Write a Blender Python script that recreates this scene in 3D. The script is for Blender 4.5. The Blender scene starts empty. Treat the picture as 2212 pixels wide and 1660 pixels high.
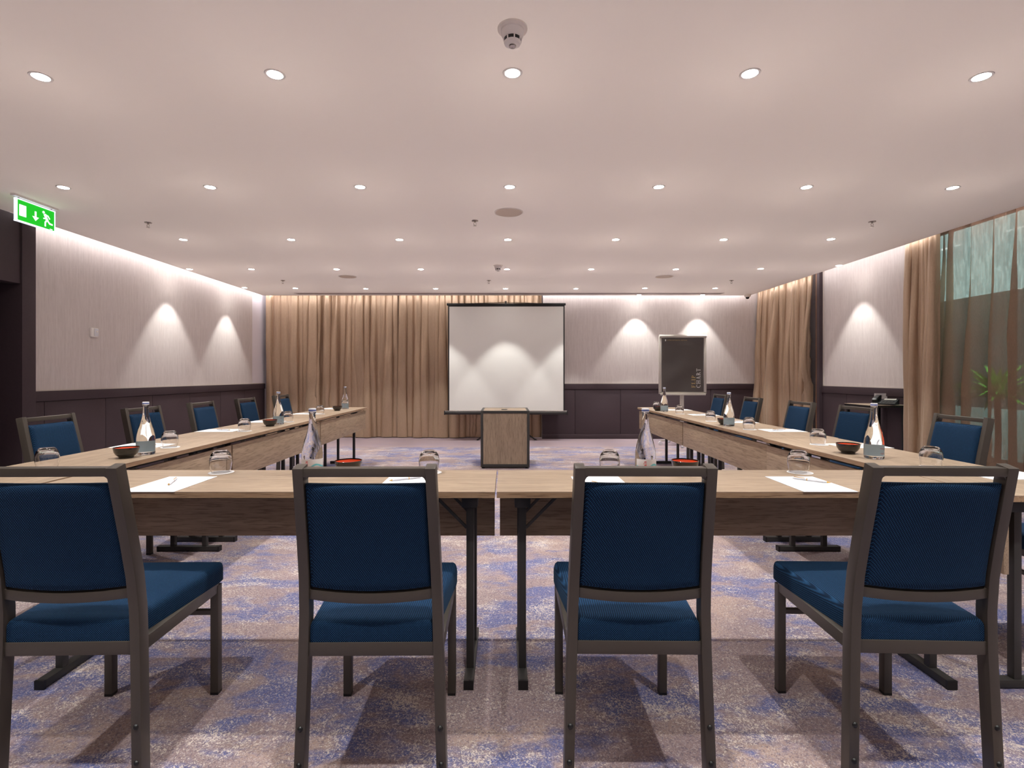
import bpy, bmesh, math, random
from mathutils import Vector, Matrix

S = bpy.context.scene
C = S.collection
PI = math.pi
F, CX, CY, H = 1120.0, 1090.0, 811.0, 1.17      # focal length, horizon point (pixels) and eye height of the photograph

# ------------------------------------------------------------------ camera, world, exposure
cam_data = bpy.data.cameras.new('camera')
cam_data.sensor_width = 36.0
cam_data.lens = 36.0 * F / 2212.0
cam_data.shift_x = (1106.0 - CX) / 2212.0
cam_data.shift_y = -(830.0 - CY) / 2212.0
cam_data.clip_start = 0.05
cam = bpy.data.objects.new('camera', cam_data)
C.objects.link(cam)
cam.location = (0, 0, H)
cam.rotation_euler = (PI / 2, 0, 0)
S.camera = cam

world = bpy.data.worlds.new('sky')
S.world = world
world.use_nodes = True
bg = world.node_tree.nodes['Background']
bg.inputs['Color'].default_value = (0.92, 0.97, 1.0, 1)
bg.inputs['Strength'].default_value = 1.5

S.view_settings.view_transform = 'Standard'
S.view_settings.look = 'None'
S.view_settings.gamma = 1.0
S.view_settings.use_curve_mapping = False
S.view_settings.exposure = 0.30

SPOT_W = 76.0          # each recessed downlight
COVE_W = 1.7          # per metre of LED cove
SPOT_COL = (0.985, 0.99, 0.955)
COVE_COL = (1.0, 0.95, 0.96)
CEIL_FILL_W = 1.25         # per square metre of the unseen fill light added above the translucent ceiling
CEIL_FILL_COL = (1.0, 0.975, 0.96)

# ------------------------------------------------------------------ helpers
def lin(r, g, b):
    f = lambda c: (c / 255.0 / 12.92) if c <= 10.3 else ((c / 255.0 + 0.055) / 1.055) ** 2.4
    return (f(r), f(g), f(b), 1.0)

def P(x, y, z):
    """point of height z seen at pixel x, y of the photograph: (X, Y)"""
    d = F * (H - z) / (y - CY)
    return ((x - CX) * d / F, d)

class MB:
    """collects verts and faces of one mesh"""
    def __init__(s):
        s.v, s.f, s.m, s.cur = [], [], [], 0
    def add(s, vs, fs):
        o = len(s.v)
        s.v += [tuple(p) for p in vs]
        for f in fs:
            s.f.append(tuple(i + o for i in f)); s.m.append(s.cur)
        return s
    def box(s, x0, x1, y0, y1, z0, z1):
        if x0 > x1: x0, x1 = x1, x0
        if y0 > y1: y0, y1 = y1, y0
        vs = [(x, y, z) for z in (z0, z1) for y in (y0, y1) for x in (x0, x1)]
        return s.add(vs, [(0, 2, 3, 1), (4, 5, 7, 6), (0, 1, 5, 4), (2, 6, 7, 3), (0, 4, 6, 2), (1, 3, 7, 5)])
    def bar(s, pts, w, d, side):
        """rectangular tube along pts; w across `side`, d the other way"""
        pts = [Vector(p) for p in pts]; sd = Vector(side).normalized(); n = len(pts); vs = []
        for i, p in enumerate(pts):
            a, b = pts[max(i - 1, 0)], pts[min(i + 1, n - 1)]
            t = (b - a).normalized(); nn = sd.cross(t).normalized()
            k = 1.0
            if 0 < i < n - 1:
                c = (p - pts[i - 1]).normalized().dot(t); k = 1 / max(c, 0.6)
            for a_, b_ in ((-1, -1), (1, -1), (1, 1), (-1, 1)):
                vs.append(p + sd * (a_ * w / 2) + nn * (b_ * d / 2 * k))
        fs = [(3, 2, 1, 0), tuple(4 * (n - 1) + j for j in range(4))]
        for i in range(n - 1):
            for j in range(4):
                a, b = 4 * i + j, 4 * i + (j + 1) % 4
                fs.append((a, b, b + 4, a + 4))
        return s.add(vs, fs)
    def tube(s, pts, r, seg=10):
        pts = [Vector(p) for p in pts]; n = len(pts); vs = []
        rs = r if isinstance(r, (list, tuple)) else [r] * n
        for i, p in enumerate(pts):
            t = (pts[min(i + 1, n - 1)] - pts[max(i - 1, 0)]).normalized()
            ref = Vector((0, 0, 1)) if abs(t.z) < 0.9 else Vector((1, 0, 0))
            a = t.cross(ref).normalized(); b = t.cross(a)
            for k in range(seg):
                q = 2 * PI * k / seg
                vs.append(p + (a * math.cos(q) + b * math.sin(q)) * rs[i])
        fs = [tuple(range(seg)), tuple(reversed(range(seg * (n - 1), seg * n)))]
        for i in range(n - 1):
            for k in range(seg):
                a, b = seg * i + k, seg * i + (k + 1) % seg
                fs.append((a, a + seg, b + seg, b))
        return s.add(vs, fs)
    def lathe(s, prof, seg=32, axis=None, o=(0, 0, 0), a0=0.0, a1=2 * PI):
        """prof: list of (r, z); r=0 closes on the axis"""
        full = abs(a1 - a0 - 2 * PI) < 1e-6
        n = seg if full else seg + 1
        rows, vs = [], []
        for r, z in prof:
            if r < 1e-7:
                rows.append([len(vs)] * n); vs.append((o[0], o[1], o[2] + z))
            else:
                rows.append(list(range(len(vs), len(vs) + n)))
                for k in range(n):
                    q = a0 + (a1 - a0) * k / seg
                    vs.append((o[0] + r * math.cos(q), o[1] + r * math.sin(q), o[2] + z))
        fs = []
        for A, B in zip(rows, rows[1:]):
            for k in range(seg):
                k2 = (k + 1) % n
                f = [A[k], A[k2], B[k2], B[k]]
                g = [f[0]]
                for i in f[1:]:
                    if i not in g: g.append(i)
                if len(g) > 2: fs.append(tuple(g))
        return s.add(vs, fs)
    def prism(s, poly, fn, t):
        """2-D polygon lifted by fn(u, v, w) with w from 0 to t"""
        n = len(poly)
        vs = [fn(u, v, 0) for u, v in poly] + [fn(u, v, t) for u, v in poly]
        fs = [tuple(reversed(range(n))), tuple(range(n, 2 * n))]
        for i in range(n):
            j = (i + 1) % n
            fs.append((i, j, j + n, i + n))
        return s.add(vs, fs)
    def grid(s, rows):
        n = len(rows[0]); vs = [p for r in rows for p in r]
        fs = [(i * n + j, i * n + j + 1, (i + 1) * n + j + 1, (i + 1) * n + j) for i in range(len(rows) - 1) for j in range(n - 1)]
        return s.add(vs, fs)
    def build(s, name, mats, parent=None, bevel=0, seg=2, smooth=None, weld=False, kind=None):
        me = bpy.data.meshes.new(name)
        me.from_pydata(s.v, [], s.f)
        mats = mats if isinstance(mats, (list, tuple)) else [mats]
        for m in mats: me.materials.append(m)
        if len(mats) > 1: me.polygons.foreach_set('material_index', s.m)
        bm = bmesh.new(); bm.from_mesh(me)
        if weld: bmesh.ops.remove_doubles(bm, verts=bm.verts, dist=1e-6)
        bmesh.ops.recalc_face_normals(bm, faces=bm.faces)
        if bevel:
            es = [e for e in bm.edges if len(e.link_faces) == 2 and e.calc_face_angle(0) > 0.5]
            bmesh.ops.bevel(bm, geom=es, offset=bevel, segments=seg, affect='EDGES', profile=0.6, clamp_overlap=True)
        bm.to_mesh(me); bm.free()
        if smooth is None: smooth = bool(bevel)
        if smooth:
            me.polygons.foreach_set('use_smooth', [True] * len(me.polygons))
            try: me.set_sharp_from_angle(angle=0.7)
            except Exception: pass
        ob = bpy.data.objects.new(name, me)
        C.objects.link(ob)
        if parent is not None: ob.parent = parent
        if kind: ob['kind'] = kind
        return ob

def thing(name, label, cat, loc=(0, 0, 0), rz=0.0, group=None):
    o = bpy.data.objects.new(name, None)
    C.objects.link(o)
    o.empty_display_size = 0.1
    o.location = loc; o.rotation_euler = (0, 0, rz)
    o['label'] = label; o['category'] = cat
    if group: o['group'] = group
    return o

def tag(o, label, cat, group=None, loc=None, rz=None):
    o['label'] = label; o['category'] = cat
    if group: o['group'] = group
    if loc is not None: o.location = loc
    if rz is not None: o.rotation_euler = (0, 0, rz)
    return o

def dup(root, label, loc, rz=None):
    """copy of a thing with its parts and their sub-parts"""
    r = root.copy(); C.objects.link(r)
    r['label'] = label; r.location = loc
    if rz is not None: r.rotation_euler = (0, 0, rz)
    for ch in list(root.children):
        c = ch.copy(); C.objects.link(c); c.parent = r
        for g in list(ch.children):
            d = g.copy(); C.objects.link(d); d.parent = c
    return r

def struct(mb, name, mats, **k):
    return mb.build(name, mats, kind='structure', **k)

ORD = ['first', 'second', 'third', 'fourth', 'fifth', 'sixth', 'seventh', 'eighth', 'ninth']

# ------------------------------------------------------------------ materials
def mat(name):
    m = bpy.data.materials.new(name); m.use_nodes = True
    nt = m.node_tree
    return m, nt, nt.nodes['Principled BSDF']

def plain(name, col, rough=0.5, metal=0.0, spec=0.5, emit=None, es=1.0, noise=0.0, nscale=20.0, bump=0.0, coat=0.0):
    m, nt, b = mat(name)
    b.inputs['Base Color'].default_value = col
    b.inputs['Roughness'].default_value = rough
    b.inputs['Metallic'].default_value = metal
    b.inputs['Specular IOR Level'].default_value = spec
    b.inputs['Coat Weight'].default_value = coat
    if emit is not None:
        b.inputs['Emission Color'].default_value = emit
        b.inputs['Emission Strength'].default_value = es
    if noise or bump:
        tc = nt.nodes.new('ShaderNodeTexCoord')
        n = nt.nodes.new('ShaderNodeTexNoise'); n.inputs['Scale'].default_value = nscale; n.inputs['Detail'].default_value = 4
        nt.links.new(tc.outputs['Object'], n.inputs['Vector'])
        if noise:
            mx = nt.nodes.new('ShaderNodeMix'); mx.data_type = 'RGBA'
            mx.inputs['A'].default_value = tuple(c * (1 - noise) for c in col[:3]) + (1,)
            mx.inputs['B'].default_value = tuple(min(1, c * (1 + noise)) for c in col[:3]) + (1,)
            nt.links.new(n.outputs['Fac'], mx.inputs['Factor']); nt.links.new(mx.outputs['Result'], b.inputs['Base Color'])
        if bump:
            bp = nt.nodes.new('ShaderNodeBump'); bp.inputs['Strength'].default_value = bump; bp.inputs['Distance'].default_value = 0.002
            nt.links.new(n.outputs['Fac'], bp.inputs['Height']); nt.links.new(bp.outputs['Normal'], b.inputs['Normal'])
    return m

class G:
    """short node-graph writer"""
    def __init__(s, nt): s.nt = nt
    def n(s, t, **k):
        x = s.nt.nodes.new('ShaderNode' + t)
        for a, v in k.items():
            if hasattr(x, a): setattr(x, a, v)
        return x
    def l(s, a, b): s.nt.links.new(a, b)
    def math(s, op, a, b=None, c=None, clamp=False):
        x = s.n('Math', operation=op); x.use_clamp = clamp
        for i, q in enumerate((a, b, c)):
            if q is None: continue
            if isinstance(q, (int, float)): x.inputs[i].default_value = q
            else: s.l(q, x.inputs[i])
        return x.outputs[0]
    def mapping(s, vec, scale=(1, 1, 1), loc=(0, 0, 0), rot=(0, 0, 0)):
        x = s.n('Mapping'); x.inputs['Scale'].default_value = scale; x.inputs['Location'].default_value = loc; x.inputs['Rotation'].default_value = rot
        s.l(vec, x.inputs['Vector']); return x.outputs['Vector']
    def noise(s, vec, scale, detail=2, rough=0.5, dist=0.0):
        x = s.n('TexNoise'); x.inputs['Scale'].default_value = scale; x.inputs['Detail'].default_value = detail
        x.inputs['Roughness'].default_value = rough; x.inputs['Distortion'].default_value = dist
        s.l(vec, x.inputs['Vector']); return x.outputs['Fac']
    def mix(s, f, a, b):
        x = s.n('Mix', data_type='RGBA')
        for q, k in ((f, 'Factor'), (a, 'A'), (b, 'B')):
            if isinstance(q, (int, float)): x.inputs[k].default_value = q
            elif isinstance(q, tuple): x.inputs[k].default_value = q
            else: s.l(q, x.inputs[k])
        return x.outputs['Result']
    def ramp(s, f, lo, hi):
        x = s.n('MapRange'); x.interpolation_type = 'SMOOTHSTEP'
        x.inputs['From Min'].default_value = lo; x.inputs['From Max'].default_value = hi
        s.l(f, x.inputs['Value']); return x.outputs['Result']
    def bump(s, h, strength, dist, b):
        x = s.n('Bump'); x.inputs['Strength'].default_value = strength; x.inputs['Distance'].default_value = dist
        s.l(h, x.inputs['Height']); s.l(x.outputs['Normal'], b.inputs['Normal'])

def wood(name, c0, c1, c2, axis='x', rough=0.45):
    m, nt, b = mat(name); g = G(nt)
    tc = g.n('TexCoord'); oi = g.n('ObjectInfo')
    off = g.n('VectorMath', operation='ADD'); g.l(tc.outputs['Object'], off.inputs[0])
    cmb = g.n('CombineXYZ'); g.l(g.math('MULTIPLY', oi.outputs['Random'], 7.0), cmb.inputs[1]); g.l(g.math('MULTIPLY', oi.outputs['Random'], 3.0), cmb.inputs[0])
    g.l(cmb.outputs[0], off.inputs[1])
    sc = {'x': (0.9, 14, 14), 'y': (14, 0.9, 14), 'z': (14, 14, 0.9)}[axis]
    v = g.mapping(off.outputs[0], sc)
    big = g.noise(v, 1.6, 6, 0.6, 0.9)
    fine = g.noise(g.mapping(off.outputs[0], tuple(q * 6 for q in sc)), 2.0, 3, 0.6)
    col = g.mix(g.ramp(big, 0.3, 0.7), c0, c1)
    col = g.mix(g.math('MULTIPLY', g.ramp(fine, 0.48, 0.68), 0.75), col, c2)
    g.l(col, b.inputs['Base Color'])
    b.inputs['Roughness'].default_value = rough
    b.inputs['Specular IOR Level'].default_value = 0.35
    g.bump(fine, 0.06, 0.001, b)
    return m

def make_carpet():
    m, nt, b = mat('carpet'); g = G(nt)
    tc = g.n('TexCoord'); v = tc.outputs['Object']
    sep = g.n('SeparateXYZ'); g.l(v, sep.inputs[0])
    big = g.noise(g.mapping(v, (0.8, 1.5, 1)), 2.0, 5, 0.6, 0.4)
    mid = g.noise(g.mapping(v, (0.8, 1.3, 1), (7, 3, 0)), 7.0, 5, 0.7, 0.6)
    mauve = g.mix(g.noise(v, 2.4, 4), lin(134, 113, 114), lin(152, 132, 131))
    mauve = g.mix(g.ramp(g.noise(g.mapping(v, loc=(3, 9, 0)), 2.6, 5, 0.65), 0.48, 0.66), mauve, lin(168, 144, 134))
    bf = g.math('ADD', g.math('MULTIPLY', big, 0.68), g.math('MULTIPLY', mid, 0.42))
    blue_f = g.ramp(bf, 0.505, 0.625)
    col = g.mix(blue_f, mauve, g.mix(mid, lin(74, 83, 132), lin(98, 105, 152)))
    # fine tufts of blue, brown and cream; the cream gathers in clouds along the blue edges
    tuft = g.noise(g.mapping(v, loc=(2, 8, 1)), 135, 3, 0.65, 0.8)
    col = g.mix(g.math('MULTIPLY', g.ramp(tuft, 0.50, 0.62), 0.60), col, lin(186, 172, 172))
    tuft2 = g.noise(g.mapping(v, loc=(5, 1, 2)), 105, 3, 0.65, 1.0)
    nb = g.math('SUBTRACT', 1.0, g.ramp(sep.outputs['Y'], 8.35, 8.6))
    col = g.mix(g.math('MULTIPLY', g.ramp(tuft2, 0.52, 0.62), g.math('MULTIPLY', nb, 0.62)), col, lin(88, 78, 100))
    fl = g.noise(v, 108, 3, 0.62, 1.4)
    cl = g.noise(g.mapping(v, (0.8, 1.25, 1), (11, 5, 0)), 3.2, 6, 0.72, 0.6)
    cl2 = g.math('MULTIPLY_ADD', g.ramp(bf, 0.48, 0.56), 0.06, cl)
    thr = g.math('MULTIPLY_ADD', g.ramp(cl2, 0.38, 0.78), 0.20, -0.165)
    fk = g.ramp(g.math('ADD', fl, thr), 0.485, 0.535)
    col = g.mix(g.math('MULTIPLY', fk, g.math('MULTIPLY', nb, 0.85)), col, lin(214, 200, 188))
    border = g.math('SUBTRACT', 1.0, nb)
    col = g.mix(g.math('MULTIPLY', border, 0.9), col, lin(156, 137, 142))
    gr = g.noise(v, 300, 2)
    col = g.mix(g.math('MULTIPLY', g.ramp(gr, 0.4, 0.7), 0.20), col, lin(92, 80, 86))
    g.l(col, b.inputs['Base Color'])
    b.inputs['Roughness'].default_value = 0.95
    b.inputs['Specular IOR Level'].default_value = 0.1
    b.inputs['Sheen Weight'].default_value = 0.1
    g.bump(gr, 0.35, 0.004, b)
    return m

def make_wallpaper():
    m, nt, b = mat('wallpaper'); g = G(nt)
    geo = g.n('NewGeometry'); sep = g.n('SeparateXYZ'); g.l(geo.outputs['Position'], sep.inputs[0])
    s = g.math('ADD', sep.outputs['X'], sep.outputs['Y'])
    cb = g.n('CombineXYZ'); g.l(s, cb.inputs[0]); g.l(g.math('MULTIPLY', sep.outputs['Z'], 0.05), cb.inputs[1])
    st = g.noise(cb.outputs[0], 42, 4, 0.8)
    st2 = g.noise(cb.outputs[0], 190, 2, 0.6)
    col = g.mix(g.ramp(st, 0.30, 0.70), lin(206, 196, 192), lin(218, 209, 205))
    col = g.mix(g.math('MULTIPLY', g.ramp(st2, 0.5, 0.7), 0.30), col, lin(182, 171, 168))
    g.l(col, b.inputs['Base Color'])
    b.inputs['Roughness'].default_value = 0.7
    b.inputs['Specular IOR Level'].default_value = 0.25
    return m

def make_fabric(name, c0, c1, s=2 * PI / 0.0046):
    m, nt, b = mat(name); g = G(nt)
    tc = g.n('TexCoord'); sep = g.n('SeparateXYZ'); g.l(tc.outputs['Object'], sep.inputs[0])
    a = g.math('SINE', g.math('MULTIPLY', g.math('ADD', sep.outputs['X'], sep.outputs['Y']), s * 0.7))
    c = g.math('SINE', g.math('MULTIPLY', g.math('ADD', sep.outputs['Z'], sep.outputs['Y']), s * 0.7))
    dots = g.ramp(g.math('MULTIPLY', a, c), -0.1, 0.8)
    n = g.noise(tc.outputs['Object'], 180, 3)
    col = g.mix(g.math('MULTIPLY', dots, g.math('ADD', n, 0.35)), c0, c1)
    g.l(col, b.inputs['Base Color'])
    b.inputs['Roughness'].default_value = 0.85
    b.inputs['Specular IOR Level'].default_value = 0.15
    b.inputs['Sheen Weight'].default_value = 0.08
    b.inputs['Sheen Roughness'].default_value = 0.4
    b.inputs['Sheen Tint'].default_value = (0.3, 0.6, 1.0, 1)
    g.bump(dots, 0.5, 0.0012, b)
    return m

def make_satin():
    m, nt, b = mat('brown_satin'); g = G(nt)
    tc = g.n('TexCoord'); v = tc.outputs['Object']
    cr = g.noise(g.mapping(v, (6, 6, 1.1)), 2.0, 4, 0.55, 0.7)
    fine = g.noise(g.mapping(v, (60, 60, 4)), 6, 3)
    g.l(g.mix(fine, lin(166, 141, 118), lin(198, 172, 146)), b.inputs['Base Color'])
    b.inputs['Roughness'].default_value = 0.40
    b.inputs['Metallic'].default_value = 0.40
    b.inputs['Specular IOR Level'].default_value = 0.45
    b.inputs['Sheen Weight'].default_value = 0.3
    b.inputs['Sheen Tint'].default_value = (1.0, 0.8, 0.6, 1)
    g.bump(cr, 0.28, 0.03, b)
    return m

def make_sheer():
    m, nt, b = mat('brown_voile'); g = G(nt)
    nt.nodes.remove(b); out = nt.nodes['Material Output']
    tr = g.n('BsdfTransparent'); tr.inputs['Color'].default_value = (0.95, 0.90, 0.86, 1)
    df = g.n('BsdfDiffuse'); df.inputs['Color'].default_value = lin(172, 136, 116)
    tl = g.n('BsdfTranslucent'); tl.inputs['Color'].default_value = lin(130, 100, 84)
    m1 = g.n('MixShader'); m1.inputs[0].default_value = 0.35; g.l(df.outputs[0], m1.inputs[1]); g.l(tl.outputs[0], m1.inputs[2])
    tc = g.n('TexCoord'); n = g.noise(g.mapping(tc.outputs['Object'], (80, 80, 6)), 5, 3)
    m2 = g.n('MixShader'); g.l(g.math('MULTIPLY_ADD', n, 0.30, 0.52), m2.inputs[0])
    g.l(tr.outputs[0], m2.inputs[1]); g.l(m1.outputs[0], m2.inputs[2]); g.l(m2.outputs[0], out.inputs['Surface'])
    return m

def make_glass(name, ior, col=(1, 1, 1, 1)):
    m, nt, b = mat(name)
    b.inputs['Base Color'].default_value = col
    b.inputs['Transmission Weight'].default_value = 1.0
    b.inputs['Roughness'].default_value = 0.0
    b.inputs['IOR'].default_value = ior
    return m

def make_pane():
    m, nt, b = mat('tinted_pane'); g = G(nt)
    nt.nodes.remove(b); out = nt.nodes['Material Output']
    tc = g.n('TexCoord')
    drip = g.noise(g.mapping(tc.outputs['Object'], (1, 12, 1.4)), 5, 6, 0.75, 0.8)
    tr = g.n('BsdfTransparent')
    g.l(g.mix(g.ramp(drip, 0.42, 0.62), (0.52, 0.68, 0.67, 1), (0.74, 0.92, 0.90, 1)), tr.inputs['Color'])
    gl = g.n('BsdfGlossy'); gl.inputs['Roughness'].default_value = 0.02
    mx = g.n('MixShader'); mx.inputs[0].default_value = 0.05
    g.l(tr.outputs[0], mx.inputs[1]); g.l(gl.outputs[0], mx.inputs[2]); g.l(mx.outputs[0], out.inputs['Surface'])
    return m

def make_label():
    m, nt, b = mat('bottle_label'); g = G(nt)
    tc = g.n('TexCoord'); sep = g.n('SeparateXYZ'); g.l(tc.outputs['Object'], sep.inputs[0])
    wv = g.math('SINE', g.math('MULTIPLY', sep.outputs['X'], 75.0))
    h = g.math('SUBTRACT', sep.outputs['Z'], g.math('MULTIPLY_ADD', wv, 0.010, 0.036))
    band = g.math('SUBTRACT', 1.0, g.ramp(g.math('ABSOLUTE', h), 0.002, 0.006))
    bf = g.n('NewGeometry')
    inside = g.math('LESS_THAN', g.math('ADD', g.math('MULTIPLY', sep.outputs['X'], 0.0), bf.outputs['Backfacing']), 0.5)
    g.l(g.mix(inside, lin(196, 216, 226), g.mix(band, lin(226, 222, 222), lin(110, 196, 205))), b.inputs['Base Color'])
    b.inputs['Roughness'].default_value = 0.5
    return m

M = {}
M['carpet'] = make_carpet()
M['wallpaper'] = make_wallpaper()
M['ceiling'] = plain('ceiling_paint', lin(238, 232, 228), 0.9, spec=0.2)
def make_fill_ceiling():  # ceiling made translucent so the added fill light above brightens it
    m, nt, b = mat('fill_lit_ceiling'); g = G(nt)
    nt.nodes.remove(b); out = nt.nodes['Material Output']
    df = g.n('BsdfDiffuse'); df.inputs['Color'].default_value = lin(240, 234, 230)
    tl = g.n('BsdfTranslucent'); tl.inputs['Color'].default_value = lin(236, 226, 218)
    mx = g.n('MixShader'); mx.inputs[0].default_value = 0.25
    g.l(df.outputs[0], mx.inputs[1]); g.l(tl.outputs[0], mx.inputs[2]); g.l(mx.outputs[0], out.inputs['Surface'])
    return m
M['fill_ceiling'] = make_fill_ceiling()
M['paint'] = plain('lilac_white_paint', lin(232, 226, 232), 0.8, spec=0.2)
M['panel'] = plain('aubergine_panel', lin(68, 55, 60), 0.62, spec=0.35, noise=0.12, nscale=60, bump=0.1)
M['panel_dark'] = plain('aubergine_groove', lin(30, 23, 27), 0.8, spec=0.1)
M['door'] = plain('dark_door', lin(34, 25, 30), 0.7, spec=0.2, noise=0.1, nscale=8)
M['trim'] = plain('cream_trim', lin(205, 195, 186), 0.5)
M['oak'] = wood('light_oak', lin(152, 132, 111), lin(171, 149, 127), lin(132, 111, 92))
M['oak_edge'] = wood('oak_edge_band', lin(150, 120, 92), lin(176, 146, 116), lin(112, 86, 64))
M['walnut'] = wood('grey_brown_oak', lin(160, 138, 115), lin(180, 157, 132), lin(124, 104, 86))
M['walnut_v'] = wood('grey_brown_oak_upright', lin(142, 123, 104), lin(164, 142, 121), lin(112, 96, 80), axis='z')
M['steel'] = plain('dark_powder_steel', lin(52, 50, 48), 0.42, metal=0.0, spec=0.5, noise=0.08, nscale=200)
M['black'] = plain('black_plastic', lin(18, 18, 19), 0.4)
M['bronze'] = plain('bronze_brown_metal', lin(67, 60, 53), 0.40, metal=0.0, spec=0.55, noise=0.08, nscale=260)
M['fabric'] = make_fabric('blue_weave', lin(9, 28, 50), lin(40, 84, 124))
M['satin'] = make_satin()
M['sheer'] = make_sheer()
M['sheet'] = plain('white_paper', lin(240, 240, 242), 0.8, spec=0.2)
M['coaster'] = plain('white_card', lin(236, 234, 234), 0.7, spec=0.2)
M['lacquer'] = plain('black_lacquer', lin(20, 16, 15), 0.16, coat=0.6)
M['orange'] = plain('orange_lacquer', lin(214, 82, 36), 0.3, coat=0.4)
M['glass'] = make_glass('tumbler_glass', 1.46)
M['bottle'] = make_glass('water_bottle_glass', 1.38, (0.975, 0.99, 0.99, 1))
M['label'] = make_label()
M['red'] = plain('red_print', lin(206, 40, 52), 0.6)
M['cap'] = plain('white_cap', lin(226, 226, 232), 0.35)
M['capblue'] = plain('blue_band', lin(66, 92, 168), 0.4)
M['white'] = plain('white_plastic', lin(250, 245, 240), 0.5)
M['cream'] = plain('cream_plastic', lin(250, 243, 234), 0.5)
M['grille'] = plain('beige_speaker_grille', lin(236, 222, 202), 0.8, bump=0.3, nscale=600)
M['chrome'] = plain('chrome', lin(190, 184, 178), 0.25, metal=1.0)
M['brass'] = plain('gold_metal', lin(214, 170, 90), 0.3, metal=1.0)
M['lamp'] = plain('lamp_lens', (1, 1, 1, 1), 0.5, emit=(1.0, 0.96, 0.92, 1), es=95.0)
M['screen'] = plain('screen_fabric', lin(232, 230, 224), 0.85, spec=0.2)
M['silver'] = plain('pale_silver', lin(206, 200, 190), 0.4, metal=0.2)
M['flip'] = plain('charcoal_sheet', lin(88, 82, 79), 0.32, spec=0.5, bump=0.25, nscale=6)
M['gold'] = plain('gold_print', lin(205, 176, 120), 0.6)
M['wprint'] = plain('white_print', lin(236, 234, 230), 0.6)
M['green'] = plain('exit_green', lin(0, 120, 20), 0.5, emit=lin(0, 172, 22), es=1.0)
M['lit'] = plain('lit_white', (0.9, 0.9, 0.92, 1), 0.5, emit=(0.92, 0.94, 1.0, 1), es=0.85)
M['acrylic'] = plain('acrylic_frame', lin(225, 230, 235), 0.2, emit=(0.85, 0.92, 1.0, 1), es=0.75)
M['pane'] = make_pane()
M['alu'] = plain('dark_window_frame', lin(40, 38, 40), 0.5)
M['garden'] = plain('garden_render', lin(92, 96, 98), 0.8, noise=0.4, nscale=3)
M['render'] = plain('pale_render', lin(225, 232, 232), 0.8)
M['soil'] = plain('dark_soil', lin(36, 32, 30), 0.9, noise=0.4, nscale=9)
M['leaf'] = plain('green_leaf', lin(120, 176, 62), 0.45, noise=0.35, nscale=7)
M['slot'] = plain('diffuser_grey', lin(226, 216, 212), 0.6)
M['slotdark'] = plain('diffuser_slot', lin(176, 162, 160), 0.8)

# ------------------------------------------------------------------ room shell
ZC = 2.61                     # finished ceiling
XL, XR, YB = -4.58, 4.70, 9.55
YF = -3.6                     # wall behind the camera
struct(MB().box(-4.95, 7.5, YF - 0.1, 10.2, -0.12, 0.0), 'floor', M['carpet'])
struct(MB().add([(-4.36, YF, ZC), (4.42, YF, ZC), (4.42, 9.36, ZC), (-4.36, 9.36, ZC)], [(0, 3, 2, 1)]), 'ceiling', M['fill_ceiling'])
fas = MB().box(-4.36, -4.352, YF, 9.36, ZC + 0.0005, ZC + 0.05).box(4.412, 4.42, YF, 9.36, ZC + 0.0005, ZC + 0.05).box(-4.352, 4.412, 9.352, 9.36, ZC + 0.0005, ZC + 0.05)
struct(fas, 'trim_7', M['ceiling'])
pl = bpy.data.lights.new('ceiling_fill_light', 'AREA'); pl.shape = 'RECTANGLE'  # unseen fill lamp, added only to lift the ceiling brightness
pl.size, pl.size_y = 8.7, 12.9; pl.energy = CEIL_FILL_W * 8.7 * 12.9; pl.color = CEIL_FILL_COL
plo = bpy.data.objects.new('ceiling_fill_light', pl); C.objects.link(plo); plo.location = (0.03, 2.88, 2.82)
struct(MB().box(-4.95, 5.0, YF - 0.1, 10.2, 2.84, 2.94), 'ceiling_upper', M['ceiling'])
# left wall with paper, then a strip of lilac paint by the curtain
struct(MB().box(XL - 0.12, XL, 4.80, 9.41, 0, 2.84), 'wall_left', M['wallpaper'])
struct(MB().box(XL - 0.12, XL - 0.004, 9.41, 10.1, 0, 2.84), 'wall_left_return', M['paint'])
# back wall: window bay behind the curtain on the left, papered wall on the right
struct(MB().box(0.69, 4.98, YB, YB + 0.12, 0, 2.84), 'wall_back', M['wallpaper'])
struct(MB().box(XL - 0.1, 0.69, 9.98, 10.1, 0, 2.84), 'wall_back_bay', M['paint'])
# right wall: papered pier between two window bays
struct(MB().box(XR, XR + 0.14, 6.02, 7.66, 0, 2.84), 'wall_right', M['wallpaper'])
struct(MB().box(4.86, 4.98, 7.66, YB, 0, 2.84), 'wall_right_bay', M['paint'])
struct(MB().box(4.64, 4.74, 7.642, 7.70, 0, 2.84), 'trim_1', M['panel'])
struct(MB().box(4.60, 4.72, YF, 2.6, 0, 2.84), 'wall_right_near', M['wallpaper'])
struct(MB().box(-4.95, 5.0, YF - 0.1, YF, 0, 2.84), 'wall_front', M['panel'])
# left wall near: dark pilaster, lintel, door in its recess
struct(MB().box(-4.78, -4.41, 4.74, 4.88, 0, ZC + 0.02), 'trim_2', M['panel'], bevel=0.004)
struct(MB().box(-4.78, -4.425, 2.9, 4.74, 2.008, ZC + 0.02), 'trim_3', M['panel'], bevel=0.004)
struct(MB().box(-4.78, -4.62, 4.66, 4.74, 0, 2.008), 'trim_4', M['panel_dark'])
struct(MB().box(-4.78, -4.41, YF, 2.9, 0, ZC + 0.02), 'wall_left_near', M['panel'])
dr = struct(MB().box(-4.78, -4.72, 2.9, 4.66, 0, 2.008), 'door_1', M['door'], bevel=0.003)
MB().tube([(-4.70, 3.1, 0.98), (-4.665, 3.1, 0.98), (-4.665, 3.1, 1.22), (-4.70, 3.1, 1.22)], 0.011).build('door_handle', M['chrome'], dr, smooth=True)
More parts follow.
